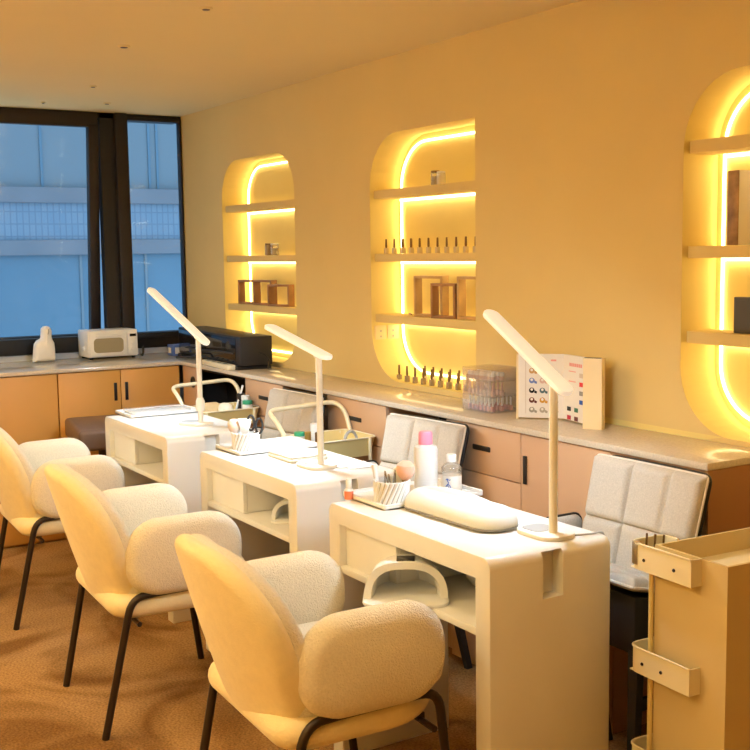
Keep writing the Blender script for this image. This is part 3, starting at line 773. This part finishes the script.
for zr in (.752, .494, .243):
    # wall of the tray: open strip path from right end, along the front, round the corner, along the left side
    path = [Vector((.154, .0, 0)), Vector((.154, -.034, 0))]+fillet([(.154, -.034, 0), (-.052, -.034, 0), (-.052, .075, 0), (-.0, .075, 0)], .032, 8)[1:]
    vs = []; fs = []; n = len(path); h = .064
    for p in path: vs += [(p.x, p.y, zr-h), (p.x, p.y, zr)]
    th = .003
    for i, p in enumerate(path):
        a = path[max(0, i-1)]; c = path[min(n-1, i+1)]; d = (c-a).normalized(); q = Vector((d.y, -d.x, 0))*th
        if i == 1: q = Vector((-th, th, 0))
        vs += [(p.x+q.x, p.y+q.y, zr-h), (p.x+q.x, p.y+q.y, zr)]
    for i in range(n-1):
        a, b_ = 2*i, 2*(i+1); m_ = 2*n
        fs += [[a, b_, b_+1, a+1], [m_+a, m_+a+1, m_+b_+1, m_+b_], [a+1, b_+1, m_+b_+1, m_+a+1], [a, m_+a, m_+b_, b_]]
    b = MB().add(vs, fs, CREAML)
    fl = [(p.x, p.y) for p in path]
    b.prism([(-.049, -.031), (.153, -.031), (.153, -.001), (-.001, -.001), (-.001, .074), (-.049, .074)], zr-h, zr-h+.003, CREAML)
    sd = b.build('side_tray', TR)
    MB().tube([(p.x, p.y, zr) for p in path[1:]], .0032, CREAML, 6).build('rim', sd)
    for px in (.0 if zr > .7 else -.002, .10 if zr > .7 else .062):
        MB().lathe([(.0042, 0), (.0042, .0015), (.003, .003), (.0005, .003)], LEGM, T=Matrix.Translation((px, -.0345, zr-.036)) @ Matrix.Rotation(PI/2, 4, 'X'), n=12).build('screw', sd)
# clip on the top tray
b = MB().box(4.312, 4.330, -.6385, -.6355, .70, .752, CHROME, .001); b.box(4.312, 4.330, -.6385, -.624, .753, .756, CHROME, .001)
tag(b.build('metal_clip'), 'small steel clip hanging on the trolley top tray rim', 'clip')
for k in range(3):
    x = 4.315+.006*k; y = -.595+.022*k
    tag(MB().tube([(x, y, .692), (x+.001*k, y+.004, .768-.004*k)], .0028, DGOLD, 6).build('nail_file'), ['short bronze tool nearest the rim in the trolley top tray', 'middle bronze tool standing in the trolley top tray', 'bronze tool farthest back in the trolley top tray'][k], 'tool', 'tools in the trolley tray')
t = thing('tool_card', 'cream card with dark printed marks at the back of the trolley', 'card', (4.43, -.29, .698), math.radians(-3.2))
MB().box(-.06, .085, -.004, 0, .0, .05, CREAML, .001).build('card_face', t)
b = MB()
for (u, v, w, h) in ((-.018, .030, .02, .007), (.012, .026, .012, .01), (.0, .014, .026, .006), (.04, .028, .02, .008), (.05, .013, .018, .005)): b.box(u-w/2, u+w/2, -.0052, -.0041, v-h/2, v+h/2, BLKPL)
b.build('printed_mark', t, smooth=False)

# ------------------------------------------------------------------ brown stool by the window cabinets
t = thing('stool', 'brown leather stool with rectangular padded seat beside the farthest desk', 'stool', (.945, -.84, 0), math.radians(-9))
MB().box(-.25, .25, -.15, .15, .555, .655, LEATHER, .022, 4).build('seat', t)
MB().lathe([(.025, .03), (.025, .55), (.06, .554)], BLACK, n=16).build('pedestal', t)
MB().lathe([(.15, 0), (.16, .006), (.15, .016), (.03, .03)], BLACK, n=28).build('base', t)

# ------------------------------------------------------------------ things on the window counter
t = thing('toaster_oven', 'cream white toaster oven on the counter by the window', 'oven', (.112, -.520, ZC), math.radians(-1))
OX = .095
MB().box(-OX, OX, -.142, .142, .012, .160, WHITE2, .007, 3).build('oven_body', t)
d = MB().box(OX+.0002, OX+.010, -.134, .078, .020, .152, WHITE2, .006).build('door', t)
MB().prism(dens(rrect(.080, .168, .022, 6, .078, -.028), .03), OX+.0102, OX+.0115, mat('oven_glass', (.34, .31, .22), .12), fn=lambda u, v, w: (w, v, u)).build('door_glass', d)
MB().box(OX+.016, OX+.026, -.102, .046, .128, .138, WHITE2, .003).build('door_handle', d)
c = MB().box(OX+.0002, OX+.008, .082, .139, .020, .152, WHITE2, .004).build('control_panel', t)
MB().box(OX+.0081, OX+.0095, .094, .130, .122, .136, BLKGL).build('display', c, smooth=False)
for z in (.085, .05): MB().lathe([(.011, 0), (.011, .008), (.009, .010)], WHITE2, T=Matrix.Translation((OX+.008, .111, z)) @ Matrix.Rotation(PI/2, 4, 'Y'), n=16).build('knob', c)
for x in (-.075, .075):
    for y in (-.12, .12): MB().lathe([(.010, 0), (.012, .012)], BLKPL, (x, y, 0), 10).build('foot', t)
MB().lathe([(.012, -.01), (.012, .006), (.008, .010)], WHITE2, T=Matrix.Translation((.03, -.145, .06)) @ Matrix.Rotation(PI/2, 4, 'X'), n=14).build('side_knob', t)
cable('power_plug', 'black plug and cable beside the toaster oven', [(.19, -.352, ZC+.008), (.195, -.345, ZC+.02), (.19, -.342, ZC+.045), (.18, -.340, ZC+.06)], .007, BLKPL, 'plug')
# white soft package with a narrow neck
prof = rrect(.128, .115, (.03, .045, .05, .03), 6, 0, .058)
out = [(-.064, .0), (.060, .0), (.064, .02), (.062, .07), (.060, .100), (.050, .118), (.046, .135), (.048, .165), (.040, .186), (.022, .195), (.004, .193), (-.010, .180), (-.012, .150), (-.014, .128), (-.036, .118), (-.052, .098), (-.058, .055)]
t = thing('soft_package', 'white plastic-wrapped package with a narrow neck on the window counter', 'package', (.105, -.880, ZC))
MB().pillow(dens(out, .015), .075, .026, mat('white_wrap', (.95, .94, .93), .45, var=.02, vscale=20, bump=.5, bscale=25), .006, lambda u, v, w: (w-.1*(u), u, v+.001), 6).build('package_body', t, ang=80)
MB().tube(fillet([(.036, .020, .180), (.040, .022, .168), (.038, .017, .150)], .01), .0025, GREYP, 6).build('cord', t)

# ------------------------------------------------------------------ black machine in front of the far niche
t = thing('sterilizer_cabinet', 'long glossy black appliance with a glass front in the corner', 'appliance', (.74, -.115, ZC), math.radians(-4))
MB().box(-.44, .52, -.085, .085, .022, .165, BLKPL, .004).build('case', t)
MB().box(-.425, .46, -.0885, -.0852, .035, .155, BLKGL, .002).build('glass_door', t)
MB().tube(fillet([(-.30, -.092, .060), (-.02, -.098, .066), (.25, -.098, .080), (.44, -.092, .078)], .08), .004, BLKPL, 8).build('door_handle', t)
for x in (-.40, .47):
    MB().prism([(-.035, 0), (.035, 0), (.022, .022), (-.022, .022)], -.095, .085, BLKPL, fn=lambda u, v, w, x=x: (x+u, w, v)).build('foot', t)
t = MB().box(.185, .275, -.195, -.125, ZC+.0005, ZC+.062, BLUEB, .002); t.box(.2752, .2758, -.185, -.155, ZC+.012, ZC+.048, PAPER); t.box(.20, .24, -.1958, -.1951, ZC+.015, ZC+.045, PAPER)
tag(t.build('carton'), 'small blue carton in the corner beside the black appliance', 'box')
t = thing('power_strip', 'cream power strip lying under the front of the black appliance', 'power strip', (1.02, -.252, ZC), math.radians(-4))
MB().box(-.19, .19, -.022, .022, .001, .026, CREAML, .005).build('strip_body', t)
b = MB()
for k in range(4): b.box(-.14+.08*k-.012, -.14+.08*k+.012, -.010, .010, .0261, .0268, BLKPL)
b.build('socket', t, smooth=False)
cable('power_cable', 'black cable snaking in front of the black appliance', [(.42, -.235, ZC+.006), (.60, -.245, ZC+.02), (.74, -.240, ZC+.038), (.80, -.236, ZC+.020), (.825, -.230, ZC+.012)], .006, BLKPL)
cable('power_cable', 'thin black cable looping at the end of the black appliance', [(1.262, -.14, ZC+.085), (1.31, -.125, ZC+.075), (1.335, -.115, ZC+.045), (1.30, -.11, ZC+.022), (1.29, -.105, ZC+.004)], .003, BLKPL)

# ------------------------------------------------------------------ acrylic organiser with bottles
t = thing('acrylic_organiser', 'clear acrylic organiser full of small bottles on the counter', 'organiser', (3.085, -.105, ZC))
AX, AY = .085, .070; b = MB()
for z in (0, .055, .11, .152): b.box(-AX, AX, -AY, AY, z, z+.003, ACRYL)
b.build('tier', t, smooth=False)
b = MB().box(-AX, -AX+.003, -AY, AY, .003, .152, ACRYL); b.box(AX-.003, AX, -AY, AY, .003, .152, ACRYL); b.box(-AX+.003, AX-.003, AY-.003, AY, .003, .152, ACRYL)
b.build('side_wall', t, smooth=False)
MB().box(-AX+.004, AX-.004, -AY-.003, -AY, .003, .150, ACRYL).build('front_door', t, smooth=False)
def small_polish(label, loc, bodym, capm, s, group, cat='nail polish'):
    t = thing('nail_polish', label, cat, loc, 0, group)
    MB().box(-.0085*s, .0085*s, -.0085*s, .0085*s, 0, .026*s, bodym, .002*s).build('bottle_body', t)
    MB().lathe([(.0040*s, .026*s), (.0044*s, .030*s), (.0052*s, .032*s), (.0040*s, .066*s), (.0030*s, .067*s)], capm, n=10).build('cap', t)
    return t
g0 = None
for tier, z in enumerate((.0035, .0585, .1135)):
    for row, y in enumerate((-.05, -.010, .03)):
        for k in range(7):
            loc = (3.085-.066+.022*k, -.105+y, ZC+z)
            lab = ['pink polish bottle on the bottom tier of the clear organiser', 'pale pink bottle on the middle tier of the clear organiser', 'small clear-lidded pot on the top tier of the clear organiser'][tier]
            key = 'org%d' % tier
            if row == 2 and tier: continue
            if key not in globals():
                if tier == 2:
                    o_ = jar(lab, *loc, .009, .014, mat('rosy_pot', (.66, .45, .40), .3), WHITE2, .012, 'pot', 'pot', 'pots in the organiser')
                else:
                    o_ = small_polish(lab, loc, PINKP if tier == 0 else mat('pale_pink_polish', (.72, .48, .42), .2), WHITE2 if tier == 0 else mat('rose_cap', (.55, .30, .26), .3), .72, 'bottles in the organiser, tier %s' % ['bottom', 'middle'][tier])
                globals()[key] = o_
            else: dup(globals()[key], lab, loc)

# ------------------------------------------------------------------ fold-out colour chart
def panel(b, p, q, z0, z1, th, m):
    d = (Vector(q)-Vector(p)).normalized(); n = Vector((d.y, -d.x))
    P = [(p[0], p[1]), (q[0], q[1]), (q[0]-n.x*th, q[1]-n.y*th), (p[0]-n.x*th, p[1]-n.y*th)]
    b.prism(P, z0, z1, m); return n
t = thing('colour_chart', 'fold-out cream nail colour chart standing on the counter', 'colour chart', (3.45, -.10, ZC))
P0, P1, P2, P3, P4 = (-.138, -.072), (-.024, .028), (.145, -.005), (.148, -.044), (.204, -.016)
HT = .222
def swatch_panel(name, p, q, rows, cols, kind):
    b = MB(); n = panel(b, p, q, .006, HT, .010, PAPER)
    e = (Vector(q)-Vector(p)); L = e.length; e.normalize()
    b.box(0, 0, 0, 0, 0, 0, PAPER) if False else None
    pal = [(.60, .36, .14), (.55, .50, .52), (.78, .74, .72), (.18, .26, .58), (.70, .50, .42), (.75, .72, .68), (.015, .015, .018), (.10, .17, .19), (.25, .30, .27), (.16, .05, .04), (.65, .34, .06), (.38, .22, .14), (.36, .34, .28), (.46, .42, .34), (.14, .17, .12)]
    pal2 = [(.70, .60, .50), (.55, .48, .40), (.75, .05, .05), (.62, .08, .07), (.30, .28, .26), (.50, .48, .44), (.03, .10, .40), (.12, .32, .52), (.02, .02, .02), (.05, .18, .10), (.50, .02, .05), (.16, .05, .05)]
    i = 0
    for r in range(rows):
        for c in range(cols):
            col = (pal if kind == 0 else pal2)[i % (15 if kind == 0 else 12)]; i += 1
            m = mat('swatch_%d_%d' % (kind, i), col, .25)
            u = L*((.30+.235*c) if kind == 0 else (.66+.16*c) if r < 4 else (.22+.26*c)); v = .165-.033*r if kind == 0 else .160-.029*r
            def place(a, z, w): 
                s_ = Vector(p)+e*(u+a)+n*w; return (s_.x, s_.y, v+z)
            if kind == 0:
                b.prism([(.0095*math.cos(a), .0095*math.sin(a)) for a in [2*PI*k/12 for k in range(12)]], .0004, .0018, m, fn=place)
                b.prism([(.008, -.008), (.016, -.011), (.018, -.004), (.010, .0)], .0004, .0018, m, fn=place)
                b.prism([(.0045*math.cos(a), .003+.0045*math.sin(a)) for a in [2*PI*k/10 for k in range(10)]], .0019, .0024, PAPER, fn=place)
            else:
                b.prism([(-.012, -.007), (.010, -.007), (.010, .007), (-.012, .007)], .0004, .0016, m, fn=place)
    red = mat('faded_red_print', (.80, .34, .30), .6)
    def place(a, z, w):
        s_ = Vector(p)+e*a+n*w; return (s_.x, s_.y, z)
    if kind == 1:
        for k in range(7): b.prism([(L*.22+.0115*k, .186), (L*.22+.0115*k+.009, .186), (L*.22+.0115*k+.009, .197), (L*.22+.0115*k, .197)], .0003, .001, red, fn=place)
        for z in (.168, .135): b.prism([(L*.2, z), (L*.45, z), (L*.45, z+.003), (L*.2, z+.003)], .0003, .001, red, fn=place)
    else:
        b.prism([(L*.72, .198), (L*.84, .198), (L*.84, .204), (L*.72, .204)], .0003, .001, red, fn=place)
        b.prism([(L*.16, .02), (L*.17, .02), (L*.17, .2), (L*.16, .2)], .0003, .001, mat('pale_line', (.6, .5, .42), .6), fn=place)
    return b.build(name, t, smooth=False)
swatch_panel('swatch_page', P0, P1, 5, 3, 0); swatch_panel('swatch_page', P1, P2, 6, 2, 1)
b = MB(); panel(b, (P0[0]-.006, P0[1]-.004), P0, 0, HT, .012, CARD); b.build('spine', t, smooth=False)
b = MB(); panel(b, P3, P4, 0, HT+.004, .030, CARD); b.build('cover_flap', t, smooth=False)
b = MB(); panel(b, (P3[0]+.002, P3[1]+.002), (P4[0]-.006, P4[1]-.002), HT+.0042, HT+.0052, .014, SHADEIN); b.build('flap_slot', t, smooth=False)

# ------------------------------------------------------------------ things in the niches
def row(n, xs, y, z, lab, group, bm_, cm, s):
    first = None
    for x in xs:
        if first is None: first = small_polish(lab, (x, y, z), bm_, cm, s, group)
        else: dup(first, lab, (x, y, z))
zb = NI[1][2]+.0005
row(10, [2.262+.0605*k for k in range(10)], .035, zb, 'champagne polish bottle with slim cap, front row on the middle niche floor', 'polish bottles, front row on the niche floor', POLISHD, DGOLD, 1.02)
row(8, [2.370+.0605*k for k in range(8)], .095, zb, 'champagne polish bottle with slim cap, back row on the middle niche floor', 'polish bottles, back row on the niche floor', POLISH, DGOLD, 1.02)
zs = SH[1][1]+.0005
row(11, [2.172+.0635*k for k in range(11)], .035, zs, 'champagne polish bottle with slim cap, front row on the second shelf', 'polish bottles, front row on the second shelf', POLISH, DGOLD, .92)
row(9, [2.215+.0635*k for k in range(10)], .095, zs, 'champagne polish bottle with slim cap, back row on the second shelf', 'polish bottles, back row on the second shelf', POLISH, GOLD, .92)
def box_frame(label, x, y, z, w, h, d, rz, m, mi):
    t = thing('box_frame', label, 'frame', (x, y, z), rz); k = .011
    b = MB().box(-w/2, -w/2+k, -d/2, d/2, 0, h, m, .001); b.box(w/2-k, w/2, -d/2, d/2, 0, h, m, .001)
    b.box(-w/2+k, w/2-k, -d/2, d/2, 0, k, m, .001); b.box(-w/2+k, w/2-k, -d/2, d/2, h-k, h, m, .001)
    b.build('frame', t)
    return t
z3 = SH[2][1]+.0005
box_frame('tall oak box frame leftmost on the middle niche shelf', 2.462, .065, z3, .165, .168, .04, math.radians(10), WOODL, None)
box_frame('shorter dark walnut box frame between two oak frames', 2.600, .040, z3, .128, .140, .04, math.radians(14), WOODB, None)
box_frame('tall oak box frame at the right end of the middle niche shelf', 2.752, .070, z3, .165, .168, .04, math.radians(6), WOODL, None)
box_frame('walnut box frame leftmost on the far niche shelf', .765, .055, z3, .155, .130, .04, math.radians(10), WOODB, None)
box_frame('walnut box frame in the middle on the far niche shelf', .955, .055, z3, .160, .132, .04, math.radians(10), WOODB, None)
box_frame('shorter walnut box frame rightmost on the far niche shelf', 1.145, .050, z3, .160, .112, .04, math.radians(16), WOODB, None)
def glass_jar(label, x, y, z, r, h, lidm, m=CLEARB):
    t = thing('jar', label, 'jar', (x, y, z))
    MB().lathe([(r*.9, 0), (r, .002), (r, h*.84), (r*.85, h*.88)], m, n=18).build('jar_body', t)
    MB().lathe([(r*.8, .002), (r*.85, .003), (r*.85, h*.6), (r*.8, h*.62)], mat('jar_fill', (.55, .48, .36), .5), n=14).build('contents', t)
    MB().lathe([(r*.95, h*.885), (r*.95, h), (r*.8, h+.001)], lidm, n=18).build('lid', t)
z1 = SH[0][1]+.0005
glass_jar('small clear jar with a dark lid on the top shelf', 2.515, .055, z1, .019, .058, DGOLD)
glass_jar('small pale jar with a white lid beside the dark-lidded one', 2.560, .05, z1, .018, .052, WHITE2, mat('pale_glass', (.72, .68, .58), .2))
glass_jar('small dark-lidded jar on the far niche shelf', 1.045, .04, zs, .022, .060, DGOLD, POLISHD)
glass_jar('small white-lidded jar on the far niche shelf', 1.098, .045, zs, .022, .058, WHITE2)
cable('cable_end', 'tiny dark cable end lying at the back of the lowest shelf', [(2.245, .10, z3+.003), (2.27, .09, z3+.006), (2.30, .075, z3+.003)], .003, DGOLD)
# socket plate on the left reveal / back of the middle niche
t = thing('socket_plate', 'double white socket plate low on the middle niche wall', 'socket', (2.101, .075, 1.105))
b = MB().box(.0005, .006, -.062, -.003, -.036, .036, CARD, .002); b.box(.0005, .006, .003, .062, -.036, .036, CARD, .002); b.build('plate', t)
for y in (-.032, .032):
    for dz in (-.012, .012): MB().box(.0061, .0068, y-.004, y+.004, dz-.004, dz+.004, GREYP).build('socket_hole', t, smooth=False)
# books and box in the nearest niche
def book(label, x0, x1, y0, y1, z, h, m, m2):
    t = thing('book', label, 'book', (x0, y0, z))
    MB().box(0, x1-x0, .0031, y1-y0, 0, h, m2, .001).build('book_cover', t)
    MB().box(0, x1-x0, 0, .003, 0, h, m, .001).build('book_spine', t)
MARB = mat('brown_marbled', (.34, .19, .08), .4, var=.6, vscale=18)
zq = SH3[1][1]+.0008
book('thin cream book standing leftmost in the nearest niche', 4.006, 4.014, .03, .13, zq, .212, CARD, CARD)
book('brown marbled book beside a thin cream one in the nearest niche', 4.018, 4.056, .022, .13, zq, .212, MARB, PAPER)
t = thing('photo_frame', 'dark grey standing frame on the lowest shelf of the nearest niche', 'frame', (4.08, .06, SH3[2][1]+.0005))
MB().box(-.055, .06, -.012, .012, 0, .105, mat('charcoal', (.08, .075, .07), .5), .002).build('frame', t)
MB().box(-.045, .05, -.0135, -.0121, .01, .095, mat('charcoal', (.08, .075, .07), .5)).build('picture', t, smooth=False)

# ------------------------------------------------------------------ ceiling fittings
for k, (x, y, r) in enumerate(((1.996, -1.036, .024), (.958, -.823, .017), (.416, -.573, .020), (2.756, -1.025, .022), (.311, -.879, .012))):
    t = thing('ceiling_downlight', ['small unlit downlight nearest the camera among the three in a diagonal', 'small unlit downlight second from the window', 'small unlit downlight nearest the window corner', 'small unlit downlight at the top edge of the picture', 'faint sprinkler-like ceiling disc above the opened window'][k], 'downlight', (x, y, H), 0, 'ceiling downlights')
    MB().lathe([(r, -.0005), (r, -.004), (r*.7, -.006), (r*.66, -.002)], CEIL, n=20).build('trim_ring', t)
    MB().lathe([(r*.60, -.0062), (r*.5, -.008), (.002, -.008)], mat('dark_lens', (.10, .07, .05), .4), n=16).build('lens', t)

# white floor cable near the near chair
cable('floor_cable', 'thin white cable curled on the carpet under the nearest desk', [(3.90, -.80, .004), (4.02, -.93, .004), (4.10, -.82, .004), (4.12, -.70, .004)], .004, WHITE2)

# ------------------------------------------------------------------ light
W = bpy.data.worlds.new('dusk_sky'); scn.world = W; W.use_nodes = True
nt = W.node_tree; bg = nt.nodes['Background']; bg.inputs['Color'].default_value = (.42, .62, .88, 1); bg.inputs['Strength'].default_value = 2.2
WARM = (1.0, .815, .48)
def area(name, loc, size, power, col, rot=(0, 0, 0), shape='DISK', sy=None):
    l = bpy.data.lights.new(name, 'AREA'); l.shape = shape; l.size = size; l.energy = power; l.color = col
    if sy: l.size_y = sy
    o = bpy.data.objects.new(name, l); COL.objects.link(o); o.location = loc; o.rotation_euler = rot; return o
for k, (x, y, p) in enumerate(((1.0, -2.6, 8), (2.4, -2.6, 9), (3.7, -2.6, 9), (4.7, -1.6, 5), (4.9, -3.2, 6))):
    area('downlight_lamp', (x, y, H-.02), .22, p, WARM)
area('ceiling_fill_light', (5.6, -3.7, 1.75), .8, 36, WARM, (PI, 0, 0))  # both upward lights are unseen fill, added to brighten the ceiling
area('ceiling_fill_light', (2.6, -3.7, 1.75), .8, 52, WARM, (PI, 0, 0))

# ------------------------------------------------------------------ camera
cam = bpy.data.cameras.new('camera'); co = bpy.data.objects.new('camera', cam); COL.objects.link(co)
cam.sensor_width = 36; cam.lens = 36*1112.348/750; cam.clip_start = .02
r = Vector((.53004, .84784, -.01471)); u = Vector((-.08484, .07028, .99391)); w = Vector((.84372, -.52557, .10918))
M = Matrix((r, u, w)).transposed().to_4x4(); M.translation = Vector((6.2204, -2.5531, 1.4574))
co.matrix_world = M
scn.camera = co
scn.view_settings.view_transform = 'Standard'; scn.view_settings.look = 'None'
scn.view_settings.exposure = .30; scn.view_settings.gamma = 1
scn.cycles.use_denoising = True
scn.cycles.max_bounces = 8; scn.cycles.diffuse_bounces = 5; scn.cycles.transparent_max_bounces = 16
scn.cycles.sample_clamp_indirect = 6; scn.cycles.caustics_reflective = False; scn.cycles.caustics_refractive = False
